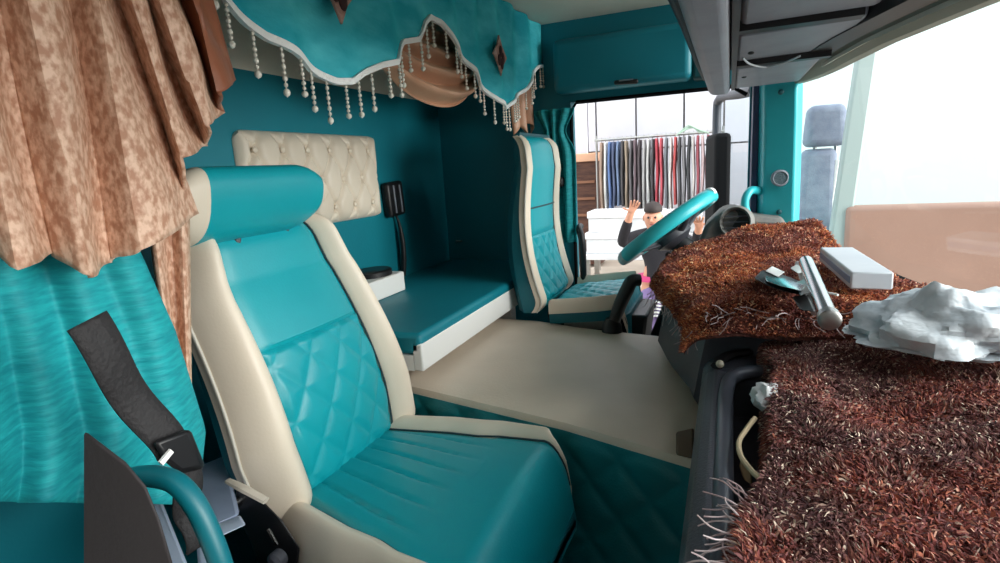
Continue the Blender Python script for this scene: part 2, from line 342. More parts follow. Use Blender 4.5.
# pillow headrest
def pillow(y0,y1,m,nm,ends):
    rings=[]; N=22
    for i in range(N+1):
        y=lerp(y0,y1,i/N); k=1
        d0=(y-hy0)/.05; d1=(hy1-y)/.09
        if d0<1: k=min(k,math.sqrt(max(.0,1-(1-max(d0,0))**2)*.6+.4) if d0>0 else .63)
        if d1<1: k=min(k,max(.12,math.sqrt(max(0,1-(1-max(d1,0))**2))))
        ring=[]
        for j in range(32):
            a=2*PI*j/32; cx_=math.copysign(abs(math.cos(a))**.8,math.cos(a))*.058; cz_=math.copysign(abs(math.sin(a))**.75,math.sin(a))*.064
            p=Vector((cx_*lerp(.75,1,k),0,cz_*k)); th=math.radians(-12)
            ring.append(Vector((-.80+p.x*math.cos(th)-p.z*math.sin(th)*-1*-1,y,-.034+p.x*math.sin(th)*-1+p.z*math.cos(th)-(.008 if d1<1 else 0)*0)))
        rings.append(ring)
    return MB().loft(rings).build(nm,m,hr)
hy0,hy1=.605,.94
hr=bpy.data.objects.new('headrest',None); COL.objects.link(hr); hr.parent=ps; hr.location=Vector((-.8,.8,-.1))-ps.location
pillow(.645,.925,TEAL,'headrest_cover',0); pillow(.605,.645,BEIGE,'headrest_end',0); pillow(.915,.94,BEIGE,'headrest_end',0)
for y in(.74,.86): MB().tube([(-.81,y,-.14),(-.805,y,-.06)],.008,8).build('headrest_post',DGREY,hr)
# recline lever and mechanism on the door side of the passenger seat
w=MB(); w.tube([P(228,481,'y',.58),P(244,489,'y',.57),P(266,501,'y',.57)],[.006,.008,.007],8,sq=.6,smooth=4); w.build('recline_lever',mat('cream_lever',(200,190,176),.5),ps)
w=MB(); w.loft([[P(u,v,'y',y) for u,v in((236,488),(262,500),(282,520),(300,548),(296,575),(262,575),(250,540),(236,515))] for y in(.61,.66)]); w.build('recline_bracket',BLACK,ps,bevel=.004)
w=MB(); w.lathe(P(238,501,'y',.61),(0,-1,0),[(0,.01),(.012,.01),(.014,.004)],12); w.build('chrome_bolt',CHROME,ps)
w=MB(); w.tube([P(268,529,'y',.6),P(277,545,'y',.6)],.003,6); w.build('release_wire',CHROME,ps)
w=MB(); w.lathe(P(281,556,'y',.59),(0,-1,0),[(0,.014),(.015,.014),(.02,.008)],14); w.build('pivot_knob',DGREY,ps)
# driver seat
quiltbands_q=15; cushq=16
ds=seat('driver_seat','teal and cream leather driver seat with tall one-piece back beside the open door',(-.4,1.9,FZ),
  (Vector((-.553,1.9,-.47)),Vector((-.608,1.9,.112)),.2,.198,.178,-.034,.72,.74,.11),
  (-.54,-.27,1.9,1.9,-.455,-.425,.2,.21,.055),(.04,.42),(.014,.006,.03,1.),(.9,.012))
for t_ in(.44,.6):
    pass
w=MB(); w.tube([P(640,280,'y',1.67),P(632,281,'y',1.66),P(627,290,'y',1.66),P(620,305,'y',1.66),P(614,322,'y',1.66)],[.018,.02,.021,.02,.018],12,smooth=5)
w.lathe(P(612,322,'y',1.66),(0,0,1),[(-.03,.032),(-.01,.03),(.0,.025),(.012,.018)],16)
tag(w.build('gear_lever',BLACK),'black bent gear lever rising beside the driver seat cushion','gear lever')
# ================================================================= BUNK, REAR WALL THINGS
bk=thing('bunk_bed','narrow teal bunk with white front rail along the rear wall','bunk',(-.92,1.3,FZ))
w=MB(); w.box((RX+.002,1.125,-.435),(-.685,LY-.005,-.38)); w.build('bunk_mattress',WALL,bk,bevel=.012,seg=3)
w=MB(); w.box((-.71,1.125,-.475),(-.683,LY-.005,-.405)); w.build('front_rail',WHITE,bk,bevel=.004)
w=MB(); w.box((RX+.01,1.125,-.475),(-.71,LY-.005,-.436)); w.build('base_board',WHITE,bk)
for y in(1.795,): w=MB(); w.box((-.76,y,FZ),(-.71,y+.05,-.475)); w.build('bunk_leg',WHITE,bk,bevel=.004)
w=MB(); w.box((-1.13,1.125,FZ),(-1.1,LY-.01,-.475)); w.build('under_panel',mat('dim_panel',(120,128,140),.6),bk)
# tufted headboard
hb=thing('headboard_panel','cream button-tufted padded panel on the teal rear wall','panel',(RX,1.39,0))
btn=[]; sp=.105
for j,zz in enumerate((.085,.0,-.085)):
    for i in range(7):
        y=1.13+i*sp*.94+(sp*.47 if j%2 else 0)
        if 1.105<y<1.665: btn.append((y,zz))
Y0,Y1,Z0,Z1=1.085,1.685,-.135,.135
def hbp(a,b):
    y=lerp(Y0,Y1,a);z=lerp(Z0,Z1,b)
    # rounded corners
    cr=.03; dx=max(Y0+cr-y,0,y-(Y1-cr)); dz=max(Z0+cr-z,0,z-(Z1-cr)); r=math.hypot(dx,dz)
    if r>cr: k=cr/r; y+=(dx-dx*k)*(1 if y<(Y0+Y1)/2 else -1); z+=(dz-dz*k)*(1 if z<0 else -1)
    e=min(y-Y0,Y1-y,z-Z0,Z1-z); d=.035*(1-math.exp(-(max(e,0)/.018)))
    aa=(y-1.13)/(sp*.94); bb=z/.17+.5-.0
    p=aa+bb; q=aa-bb; fold=min(abs(p-round(p)),abs(q-round(q))); d-=.012*math.exp(-(fold/.07)**1.2)*min(1,e/.02 if e>0 else 0)
    m=min(math.hypot(y-by,z-bz) for by,bz in btn); d-=.016*math.exp(-(m/.016)**2)
    return Vector((RX+.004+max(d,0),y,z))
MB().slab(hbp,lambda a,b:Vector((RX+.001,hbp(a,b).y,hbp(a,b).z)),150,70).build('padded_cover',BEIGE,hb)
for by,bz in btn: MB().ball((RX+.026,by,bz),.0085,8,(.6,1,1)).build('button',BEIGE,hb)
# handset with cable
hs=thing('handset','black handset hanging on the rear wall beside the tufted panel','handset',(RX,1.785,-.14))
rm=Matrix.Rotation(math.radians(4),3,'X')
w=MB(); w.obox((RX+.018,1.765,-.085),(.032,.105,.125),rm); bd=w.build('handset_body',BLACK,hs,bevel=.012,seg=3)
for i in range(2): MB().obox((RX+.036,1.745+i*.04,-.085),(.006,.008,.1),rm).build('grip_ridge',GREYP,bd,bevel=.002)
w=MB(); w.tube([(RX+.015,1.77,-.14),(RX+.02,1.78,-.17),(RX+.025,1.785,-.23),(RX+.025,1.785,-.3),(RX+.02,1.78,-.372)],[.004,.005,.010,.011,.009],10,smooth=5); w.build('cable',BLACK,hs)
# white box on bunk
wb=thing('storage_box','white box with a black top standing on the bunk','box',(-1.06,1.5,-.38))
w=MB(); w.box((-1.13,1.34,-.379),(-1.0,1.58,-.315)); w.build('box_body',WHITE,wb,bevel=.004)
w=MB(); w.loft([[Vector((-1.065+.055*s*math.cos(a*PI/12),1.5+.07*s*math.sin(a*PI/12),z)) for a in range(24)] for z,s in((-.315,1),(-.300,1),(-.295,.9))]); w.build('black_lid',BLACK,wb)
# small hook and marks on the dark side wall
w=MB(); w.obox(P(459,241,'y',2.195),(.03,.01,.008)); tag(w.build('wall_hook',STEEL,bevel=.002),'small metal catch on the dark end wall above the bunk','hook')
# ================================================================= ENGINE COVER
hp=thing('engine_cover','wide taupe engine cover with teal quilted side between the two seats','cover',(-.45,1.4,FZ))
top=[(-.98,1.18),(-.71,1.125),(-.3,1.03),(-.045,.945),(-.03,1.15),(-.035,1.4),(-.12,1.66),(-.36,1.7),(-.45,1.72),(-.6,1.77),(-.78,1.78),(-.98,1.6)]
ZH=-.52
ct=Vector((-.5,1.4))
w=MB(); rings=[]
for k,zz in((1,-.56),(1.0,ZH-.012),(.985,ZH),(.9,ZH+.008),(.6,ZH+.014),(.2,ZH+.016)):
    rings.append([Vector((ct.x+(x-ct.x)*k,ct.y+(y-ct.y)*k,zz)) for x,y in top])
w.loft(rings,cap=True); w.build('cover_top',HUMP,hp)
def side(a,b,d=0):
    x=lerp(-.98,-.045,a); y=interp([(-.98,1.18),(-.71,1.125),(-.3,1.03),(-.045,.945)],x)
    z=lerp(-.535,FZ,b); out=.07*b**1.6
    qq=quilt(x*8,(z)*8,.008)*min(1,b/.03)
    return Vector((x-.1*out,y-out-qq-d-.002,z))
MB().slab(lambda a,b:side(a,b),lambda a,b:side(a,b,-.05),120,90).build('quilted_side',mat('teal_quilt',(0,112,120),.45,bump=.1,bscale=200),hp)
w=MB(); w.loft([[Vector((x*.97+ct.x*.03,y*.98+ct.y*.02+.012,z)) for x,y in top] for z in(FZ,-.55)]); w.build('cover_base',TEALS,hp)
w=MB(); w.loft([[P(u,v,'z',z) for u,v in((676,432),(694,428),(694,459),(676,455))] for z in(-.515,-.498)]); w.build('shadow_patch',mat('shadow_patch',(112,88,68),.8),hp,bevel=.004)  # shadow at the cover corner, put in as a brown patch
# ================================================================= DASHBOARD
db=thing('dashboard','charcoal plastic dashboard with open tray in front of the passenger','dashboard',(.2,1.1,FZ))
st=[(2.05,-.1,-.5),(1.9,-.125,-.5),(1.62,-.142,-.49),(1.42,-.14,-.475),(1.3,-.105,-.48),(1.16,-.05,-.5),(1.09,-.035,-.56)]
rings=[]
for y,xf,zb in st:
    rings.append([Vector((x,y,z)) for x,z in((wsx(y)+.03,-.32),(xf+.05,-.315),(xf+.012,-.32),(xf,-.335),(xf-.012,-.4),(xf-.022,max(zb,-.482)+.02),(xf-.01,max(zb,-.482)),(.0,max(zb,-.485)),(wsx(y)+.03,zb-.3))])
MB().loft(rings).build('centre_pod',DGREY,db)
w=MB(); w.loft([[Vector((x,y,z)) for x,z in((-.04,-.4),(-.032,-.375),(-.015,-.365),(.004,-.37),(.004,-.45),(.085,-.45),(.085,-.372),(.5,-.372),(.5,-1.14),(.1,-1.14),(-.02,-.62))] for y in(.12,1.0)]); w.build('passenger_side',DGREY,db,bevel=.004)
w=MB(); w.loft([[Vector((x,y,z)) for x,z in((-.04,-.4),(-.03,-.38),(.0,-.368),(.5,-.368),(.5,-1.14),(.1,-1.14),(-.02,-.62))] for y in(1.0,1.1)]); w.build('tray_end',DGREY,db,bevel=.01)
w=MB(); w.tube([Vector(p) for p in((0,.1,-.372),(0,.4,-.372),(0,.8,-.372),(.002,.92,-.372),(.012,.975,-.37),(.04,1.0,-.368),(.09,1.01,-.368))],.012,12,smooth=5); w.build('tray_rim',DGREY2,db)
w=MB(); w.tube([P(717,366,'z',-.36),P(722,359,'z',-.36),P(733,354,'z',-.36),P(750,352,'z',-.36)],.011,8,smooth=5,sq=.6); w.build('vent_slot',BLACK,db)
MB().ball(P(720,364,'z',-.356),.007,8).build('vent_knob',mat('cream_knob',(190,180,160),.5),db)
# corner pod with round vent
w=MB(); w.loft([[Vector((x+s*(0),2.0-dy,z)) for x,z in((-.1,-.3),(-.07,-.22),(-.02,-.17),(.02,-.165),(.05,-.19),(.16,-.2),(.18,-.3))] for dy,s in((-.12,1),(.02,1),(.09,1))]); w.build('corner_pod',mat('grey_pod',(98,98,98),.7,c2=(120,116,110),scale=40),db,bevel=.015)
c=P(736,222,'y',1.9)
w=MB(); w.lathe(c,(-.25,-1,.15),[(-.03,.05),(.0,.052),(.012,.046),(.006,.04),(-.02,.038)],24); vr=w.build('round_vent',mat('vent_ring',(120,118,114),.6),db)
w=MB(); w.lathe(c,(-.25,-1,.15),[(-.03,.038),(-.01,.038),(-.009,.001)],20); w.build('vent_hole',BLACK,vr)
for i in(-1,0,1): MB().obox(c+Vector((.0,-.004,i*.018)),(.07,.006,.003)).build('vent_slat',DGREY,vr)
# ================================================================= RUGS
PILE=mat('rug_pile',(133,70,57),.9,island=[(0,(126,64,60)),(.2,(155,85,73)),(.4,(102,55,54)),(.55,(178,106,82)),(.7,(136,87,85)),(.84,(210,160,137)),(.92,(73,41,41)),(.975,(220,196,177))],island2=[(0,(89,53,54)),(.25,(116,74,74)),(.45,(71,44,44)),(.62,(139,99,91)),(.78,(104,69,70)),(.88,(191,159,142)),(.94,(249,226,203))])
PILEO=mat('rug_pile_rust',(182,95,58),.9,island=[(0,(169,90,54)),(.22,(204,116,71)),(.42,(126,63,46)),(.6,(228,144,92)),(.74,(146,70,59)),(.86,(109,58,47)),(.93,(245,209,157))],island2=[(0,(127,62,57)),(.25,(151,80,67)),(.45,(97,50,47)),(.62,(179,110,82)),(.78,(125,81,76)),(.9,(222,172,144))])
BACKING=mat('rug_backing',(74,40,36),.95,c2=(104,56,44),scale=40,bump=.5,bscale=120)
FRN=mat('rug_fringe',(206,190,190),.8,c2=(160,136,136),scale=30)
def rug(root,fn,nu,nv,npile,ln,m,seed,nfr,fr,weight=None):
    rr=random.Random(seed)
    MB().slab(fn,lambda a,b:fn(a,b)-Vector((0,0,.006)),nu,nv).build('rug_backing',BACKING,root)
    w=MB(); e=.004
    for i in range(npile):
        a=rr.random();b=rr.random()
        if i%7==0: a=rr.random()**1.5*.1
        if i%9==0: b=rr.random()*.25
        if weight and rr.random()>weight(a,b): continue
        p=fn(a,b); du=fn(min(1,a+e),b)-fn(max(0,a-e),b); dv=fn(a,min(1,b+e))-fn(a,max(0,b-e)); n=du.cross(dv)
        if n.length<1e-9: continue
        n.normalize()
        if n.z<0 or (abs(n.z)<.2 and n.x>0): n=-n
        cl=Vector((nz(p.x*22,p.y*22,seed),nz(p.x*22+9,p.y*22,seed),nz(p.x*22,p.y*22+7,seed)))
        d=(n*.7+cl*1.2+Vector((rr.uniform(-1,1),rr.uniform(-1,1),rr.uniform(-.4,.4)))).normalized()
        L=ln*rr.uniform(.6,1.25); wd=rr.uniform(.0006,.0015); s=d.orthogonal().normalized(); s=(Matrix.Rotation(rr.random()*6.28,3,d)@s)*wd
        g=Vector((0,0,-.35*L)); m1=p+d*L*.55; t1=p+d*L*.95+g*.6+cl*.3*L
        k=s.cross(d).normalized()*wd*.8
        w.add([p-s,p+s,p+k*1.5,m1-s,m1+s,m1+k*1.5,t1],[(0,1,4,3),(1,2,5,4),(2,0,3,5),(3,4,6),(4,5,6),(5,3,6)])
    w.build('pile',m,root,kind='stuff')
    for i in range(nfr):
        p,d=fr(i/(nfr-1),rr); L=rr.uniform(.035,.065)*1.0; q=[p]
        for k in range(4): d=(d+Vector((rr.uniform(-.6,.6),rr.uniform(-.6,.6),-.2+rr.uniform(-.35,.35)))).normalized(); q.append(q[-1]+d*L/4)
        MB().tube(q,[.0012,.001,.0007],5,smooth=3).build('fringe_strand',FRN,root)
FR=[(1.0,-.045),(1.07,-.045),(1.16,-.06),(1.3,-.115),(1.42,-.15),(1.62,-.152),(1.9,-.135),(2.05,-.09)]
def rugfar(a,b):
    y=lerp(1.03,1.84,a); xf=interp(FR,y)-.02; xb=wsx(y)-.0; drop=interp([(1.03,.035),(1.15,.045),(1.4,.05),(1.7,.04),(1.98,.02)],y)+.02*nz(y*9,3,1)
    if b<.22: k=b/.22; x=xf+.02*k*k-.006*(1-k); z=-.275-drop*(1-k)
    else: k=(b-.22)/.78; x=lerp(xf+.02,xb,k); z=-.275+.02*min(1,k*6)
    if a>.6 and b>.3: z+=.055*sstep((a-.6)/.4)*sstep((b-.3)/.4)*.9
    z-=.05*(1-sstep(a/.045))
    return Vector((x,y,z+.012*nz(x*9,y*9,4)))
r1=thing('shag_rug','rust-red shag rug covering the centre and far side of the dashboard','rug',(.08,1.5,-.29))
rug(r1,rugfar,40,24,46000,.011,PILEO,3,90,lambda t,rr:(lambda y,k:(Vector((interp(FR,y)-.012,y,-.275-interp([(1.03,.035),(1.4,.05),(1.98,.02)],y))) if k else Vector((lerp(-.03,.2,t*2),1.05+.03*rr.random(),-.285)),Vector((-.3,-.5,-.5)) if k else Vector((rr.uniform(-.9,.3),-1,.55))))(lerp(1.03,1.6,(t-.5)*2),t>=.5))
def rugnear(a,b):
    y=lerp(.16,1.085,a); x0=interp([(.3,.0),(.45,.012),(.6,.03),(.75,.056),(1.0,.064)],y)+.012*nz(y*7,1,2); 
    if b<.1: k=b/.1; return Vector((x0+.006*k,y,-.345-.03*(1-k)))
    k=(b-.1)/.9; x=lerp(x0+.006,wsx(y)+.01,k); return Vector((x,y,-.333+.014*nz(x*8,y*8,2)+.012*sstep(k*5)))
r2=thing('shag_rug','dark maroon shag rug lying beside the open dashboard tray','rug',(.3,.6,-.34))
rug(r2,rugnear,30,20,72000,.0105,PILE,5,60,lambda t,rr:(Vector((interp([(.3,.0),(.45,.012),(.6,.03)],lerp(.36,.56,t))+.01,lerp(.36,.56,t),-.345)),Vector((-1,rr.uniform(-.9,.5),rr.uniform(.0,.8)))),weight=lambda a,b:1 if b<.75 else .4)
# ================================================================= THINGS ON THE DASH
cl=thing('metal_clamp','chrome and black metal clamp lying on the shag rug','clamp',P(800,300,'z',-.255))
a=P(806,262,'z',-.19); b=P(829,318,'z',-.215)
w=MB(); w.tube([a,b],.0115,14); tb=w.build('clamp_tube',CHROME,cl)
d=(b-a).normalized()
w=MB(); w.lathe(b,d,[(-.006,.014),(.008,.014),(.012,.009)],16); w.build('end_cap',STEEL,tb)
w=MB(); w.tube([P(798,264,'z',-.215),P(815,312,'z',-.235)],.006,8); w.build('guide_rod',STEEL,cl)
w=MB(); w.loft([[P(u,v,'z',z) for u,v in((754,278),(762,270),(778,273),(800,281),(812,284),(808,296),(790,293),(768,286))] for z in(-.236,-.22)]); jw=w.build('clamp_jaw',BLACK,cl,bevel=.004)
w=MB(); w.loft([[P(u,v,'z',z) for u,v in((764,276),(784,278),(806,286),(802,291),(780,286),(766,281))] for z in(-.22,-.212)]); w.build('jaw_plate',CHROME,jw,bevel=.002)
w=MB(); w.loft([[P(u,v,'z',z) for u,v in((796,282),(812,276),(814,290),(800,296))] for z in(-.225,-.215)]); w.build('bracket_plate',STEEL,cl,bevel=.002)
w=MB(); w.loft([[P(u,v,'z',z) for u,v in((790,268),(808,258),(812,268),(798,274))] for z in(-.222,-.212)]); w.build('bracket_plate',mat('white_plate',(225,225,222),.35),cl,bevel=.002)
w=MB(); w.loft([[P(u,v,'z',z) for u,v in((765,271),(772,266),(785,272),(778,277))] for z in(-.228,-.218)]); w.build('white_tag',WHITE,cl,bevel=.002)
w=MB(); w.loft([[P(u,v,'z',z) for u,v in((792,297),(808,293),(816,312),(800,310))] for z in(-.238,-.226)]); w.build('clamp_foot',BLACK,cl,bevel=.003)
MB().tube([P(824,292,'z',-.235),P(838,295,'z',-.235)],.002,6).build('thumb_screw',WHITE,cl)
ca=thing('carton','white carton with silver side lying tilted near the windscreen','carton',P(850,268,'z',-.24))
rmz=Matrix.Rotation(math.radians(30),3,'Z')@Matrix.Rotation(math.radians(-8),3,'X')
pa=P(836,254,'z',-.222);pb=P(872,281,'z',-.222); pc=(pa+pb)/2; dv=(pb-pa); LL=dv.length; rz=Matrix.Rotation(math.atan2(dv.y,dv.x)-PI/2,3,'Z')
w=MB(); w.obox(pc,(.062,LL,.03),rz); cb=w.build('carton_body',mat('silver_card',(206,210,216),.5,c2=(192,198,206),scale=8),ca,bevel=.003)
w=MB(); w.obox(pc,(.064,LL*.96,.012),rz); w.build('blue_band',mat('silver_blue',(120,146,178),.4),cb,bevel=.001)
# plastic bag
def bag(a,b):
    th=2*PI*a; ph=PI*b; sx,sy,sz=math.cos(th)*math.sin(ph),math.sin(th)*math.sin(ph),math.cos(ph); r=1+.34*nz(sx*2.2,sy*2.2,sz*2.2)+.2*abs(nz(sx*4,sy*4,sz*4+3))+.05*nz(sx*11,sy*11,sz*11)
    return Vector((.295+.11*r*math.sin(ph)*math.cos(th),1.0-.06+.085*r*math.sin(ph)*math.sin(th),-.272+.065*r*math.cos(ph)*(1 if ph<PI/2 else .2)))
PB=mat('translucent_plastic',(214,220,224),.3,c2=(190,200,208),scale=12,bump=.6,bscale=30)
w=MB(); w.grid(bag,72,40,wu=True); tag(w.build('plastic_bag',PB),'crumpled translucent white plastic bag lying on the dashboard rug','bag')
# tissue and cord in tray
def tis(a,b):
    th=2*PI*a; ph=PI*b; r=1+.4*nz(math.cos(th)*math.sin(ph)*2,math.sin(th)*math.sin(ph)*2,math.cos(ph)*2); return P(767,396,'z',-.34)+Vector((.02*r*math.sin(ph)*math.cos(th),.036*r*math.sin(ph)*math.sin(th),.016*r*math.cos(ph)))
tag(MB().grid(tis,22,14,wu=True).build('crumpled_tissue',PAPER),'crumpled white tissue tucked between tray and rug','tissue')
w=MB(); w.tube([P(755,418,'z',-.34),P(746,430,'z',-.345),P(739,442,'z',-.35),P(741,456,'z',-.35),P(751,470,'z',-.35),P(762,480,'z',-.345)],.0032,8,smooth=6)
tag(w.build('cord',mat('cream_cord',(196,176,142),.7)),'cream cord looping out of the dashboard tray','cord')
w=MB(); w.loft([[P(u,v,'z',z) for u,v in((742,455),(752,470),(752,485),(744,480),(739,466))] for z in(-.40,-.385)]); tag(w.build('brown_card',mat('brown_card',(128,104,72),.8),bevel=.002),'small brown card lying in the dashboard tray','card')
# ================================================================= STEERING WHEEL
wc=P(666,228,'y',1.83); sw=thing('steering_wheel','teal covered steering wheel with dark hub above the driver seat','steering wheel',wc)
e1=(P(712,195,'y',1.83)-P(620,262,'y',1.83)).normalized(); ey=(wc.normalized()-e1*(wc.normalized().dot(e1))).normalized(); wn=e1.cross(ey).normalized(); ey=(ey+wn*(-.05 if wn.z>0 else .05)).normalized(); wn=e1.cross(ey).normalized()
if wn.z<0: wn=-wn
RW=(P(712,195,'y',1.83)-P(620,262,'y',1.83)).length/2
def rimseg(a0,a1,r,rr,m,nm,n=40,par=sw):
    return MB().tube([wc+e1*RW*.93*math.cos(lerp(a0,a1,i/n))+ey*RW*.93*math.sin(lerp(a0,a1,i/n)) for i in range(n+1)],rr,14,sq=1.25).build(nm,m,par)
rimseg(-2.45,2.45,0,.0185,TEALP,'rim_cover',80); rimseg(2.45,2*PI-2.45,0,.0175,mat('pale_grey_grip',(176,178,180),.5),'rim_grip',24)
rimseg(-.22,.22,0,.0195,mat('white_rim_patch',(225,226,226),.4),'rim_patch',12)
w=MB(); w.lathe(wc-wn*.045,wn,[(-.02,.03),(0,.06),(.02,.062),(.034,.05),(.04,.02)],24); w.build('hub',DGREY,sw)
for k in range(4):
    an=.75+k*PI/2*1.0; dv=e1*math.cos(an)+ey*math.sin(an)
    MB().tube([wc-wn*.035+dv*.045,wc-wn*.02+dv*RW*.6,wc+dv*RW*.9],[.014,.011,.01],10,sq=.6,smooth=3).build('spoke',DGREY,sw)
w=MB(); w.tube([wc-wn*.05,wc-wn*.12+Vector((.0,0,-.02)),wc+Vector((-.03,0,-.4))],[.03,.036,.036],14,smooth=4); w.build('steering_column',BLACK,sw)
w=MB(); w.tube([wc-wn*.09,wc-wn*.1+Vector((-.02,-.12,.01)),wc-wn*.09+Vector((-.03,-.17,.015))],.009,8); w.build('stalk',BLACK,sw)
# ================================================================= TEXTILES
VX=-.68
# valance
prof=[(100,-40),(140,-22),(180,-45),(200,-60),(222,-2),(240,18),(262,38),(290,54),(318,71),(338,82),(352,82),(365,73),(378,66),(392,63),(400,50),(405,42),(418,40),(424,24),(432,17),(440,23),(450,42),(462,58),(475,71),(483,85),(495,101),(505,108),(515,100),(525,90),(531,75),(537,67),(541,66)]
pz=[P(u,v,'x',VX) for u,v in prof]
tab=[(p.y,p.z) for p in pz]; yA=.56; yB=2.19
pts=[(p.y,p.z) for p in pz if p.y>.55]
pts=[(.3,.36),(.42,.33),(.52,.27)]+[q for q in pts if q[0]>.58]
pts[-1]=(yB,pts[-1][1])
def vb(y): return interp(pts,y)
def vx(y,z): return VX+.012*math.sin(y*19)*(.52-z)/.4+.007*math.sin(y*41+1)
va=thing('valance','scalloped teal velvet valance with white braid and hanging beads above the bunk','valance',(VX,1.2,.52))
def vf(a,b,d=0):
    y=lerp(yA,yB,a); zb=vb(y); z=lerp(CZ-.004,zb,b); return Vector((vx(y,z)+d,y,z))
MB().slab(lambda a,b:vf(a,b),lambda a,b:vf(a,b,-.005),170,30).build('velvet_panel',VELVET,va)
br=[Vector((vx(y,vb(y))+.004,y,vb(y))) for y in [lerp(yA,yB-.003,i/220) for i in range(221)]]
w=MB(); w.slab(lambda a,b:br[round(a*220)]+Vector((.003,0,lerp(-.005,.007,b))),lambda a,b:br[round(a*220)]+Vector((-.006,0,lerp(-.005,.007,b))),220,2); w.build('white_braid',WTRIM,va)
# bead strands evenly along the braid
acc=0;last=br[0];step=.046;k=0
strand=None
for p in br[1:]:
    acc+=(p-last).length; last=p
    if acc>=step:
        acc=0
        if p.y<.56: continue
        if strand is None:
            w=MB(); z=0
            for i,r in enumerate((.0029,.0037,.0031,.004,.0031,.0043,.0035,.0058)):
                z-=r*1.15; w.ball((0,0,z),r,6); z-=r*1.15
            w.tube([(0,0,0),(0,0,z)],.001,5); 
            strand=w.build('bead_strand',PEARL,None); strand.parent=va; strand.location=p-va.location-Vector((0,0,.006))
        else:
            c=strand.copy(); COL.objects.link(c); c.location=p-va.location-Vector((0,0,.006)); c.scale=(1,1,1+.12*math.sin(k*2.1))
        k+=1
def diamond(c,hy,hz):
    q=[(0,hz),(hy*.35,hz*.5),(hy,0),(hy*.35,-hz*.5),(0,-hz),(-hy*.35,-hz*.5),(-hy,0),(-hy*.35,hz*.5)]
    o=MB().prism([c+Vector((.006,a,b)) for a,b in q],(.006,0,0)).build('applique_patch',mat('brown_plush',(160,116,104),.9,c2=(196,158,146),scale=60,bump=.6,bscale=120),va,bevel=.002)
    w=MB()
    for i,(a,b) in enumerate(((0,.2),(.3,-.1),(-.25,-.25),(.1,-.4))): w.ball(c+Vector((.013,a*hy,b*hz)),hy*.22,6,(.3,1,1.4))
    w.build('dark_motif',mat('dark_motif',(60,34,34),.9),o)
diamond(P(333,-16,'x',VX+.012),.06,.07); diamond(P(497,56,'x',VX+.012),.055,.06)
# swag behind valance
def swag(a,b):
    y=lerp(1.06,1.78,a); c=4*a*(1-a); z=lerp(.42,.30-.125*c**.8,b); 
    f=math.sin(b*PI*9+1.6*math.sin(a*3.1)+a*1.5); x=-.75+.026*f*(.35+.65*c)*min(1,b*1.5)+.03*c*b
    pin=(1-.25*b)
    return Vector((x,1.43+(y-1.43)*(1-.12*b),z))
sg=thing('curtain_swag','draped tan satin swag hanging behind the valance peak','curtain',(-.74,1.45,.4))
MB().grid(swag,50,70).build('draped_cloth',TANS,sg,solid=.003)
# short tan tail at the far end of the valance
def tail(a,b):
    y=lerp(1.93,2.18,a); z=lerp(.4,.115+.05*abs(math.sin(a*6)),b); return Vector((-.735+.02*math.sin(a*PI*5)+.01*b,lerp(y,2.06+(y-2.06)*.8,b),z))
tt=thing('curtain_tail','short tan satin curtain tail at the far end of the valance','curtain',(-.73,2.05,.4))
MB().grid(tail,40,20).build('draped_cloth',TANS,tt,solid=.003)
# big tan curtain, accordion pleats with stepped hem
rid=[((-160,-40),(-90,190),0),((-120,-40),(-52,236),.035),((-80,-40),(-20,226),0),((-45,-40),(18,270),.035),((-10,-40),(52,252),.0),((20,-40),(88,278),.035),((62,-40),(112,262),0),
     ((92,-30),(141,250),.04),((112,-30),(196,214),.0),((122,-30),(183,158),.04),((138,-30),(208,146),.0),((150,-30),(205,126),.045),((168,-30),(223,113),.0),((188,-30),(217,93),.045),((205,-30),(236,80),.012)]
ca=thing('tan_curtain','tan crushed velvet curtain hanging in stepped pleats above the passenger headrest','curtain',(-.6,.45,.5))
def cpt2(u,b):
    if b<.25:
        q=cpt2(u,.25+1e-6); k=1-b/.25; return Vector((q.x,q.y,lerp(q.z,CZ-.006,k)))
    b=(b-.25)/.75
    i=min(int(u),len(rid)-2); f=u-i
    A=rid[i];Bq=rid[i+1]
    def pt(r): 
        d=-.625+r[2]; return P(r[0][0],r[0][1],'x',d).lerp(P(r[1][0],r[1][1],'x',d),b)
    a_,b_=pt(A),pt(Bq); s=sstep(f); p=a_.lerp(b_,f); p.x=lerp(a_.x,b_.x,s)+.008*math.sin(PI*f)*math.sin(3+i*2+b*4)
    p.z+=.004*nz(i*3+f*2,b*6,2)
    return p
nr=len(rid)-1
MB().grid(lambda a,b:cpt2(a*(nr-2),b),(nr-2)*10,52).build('pleated_cloth',TAN,ca,solid=.004)
w=MB(); w.grid(lambda a,b:cpt2(nr-2+a*2,b),20,52); w.build('satin_edge',TANB,ca,solid=.004,label='plain brown satin band along the free edge')
def tl(a,b):
    p=P(lerp(146,190,a)+lerp(0,1,b)*lerp(24,2,a),lerp(215,392,b),'x',-.70+.01*math.sin(a*PI*3)); return p
MB().grid(tl,20,20).build('hanging_tail',TAN,ca,solid=.004)
# teal curtain at the near door
def tc2(a,b):
    if b<.3:
        q=tc2(a,.3+1e-6); k=1-b/.3; return Vector((q.x,q.y,lerp(q.z,CZ-.006,k)))
    b=(b-.3)/.7
    v=lerp(205,lerp(500,504,a),b); e=interp([(205,116),(330,172),(430,203),(470,199),(505,186),(560,180)],v); l=interp([(205,-190),(560,-120)],v)
    u=lerp(l,e,a); x=-.662+.013*math.sin(a*34+b*1.5)*(.4+.6*b)-.01*math.sin(a*11+3*b)
    return P(u,v,'x',x)
t=MB().grid(tc2,120,54).build('teal_curtain',CURT,solid=.004); tag(t,'bright teal crushed curtain gathered beside the passenger seat','curtain')
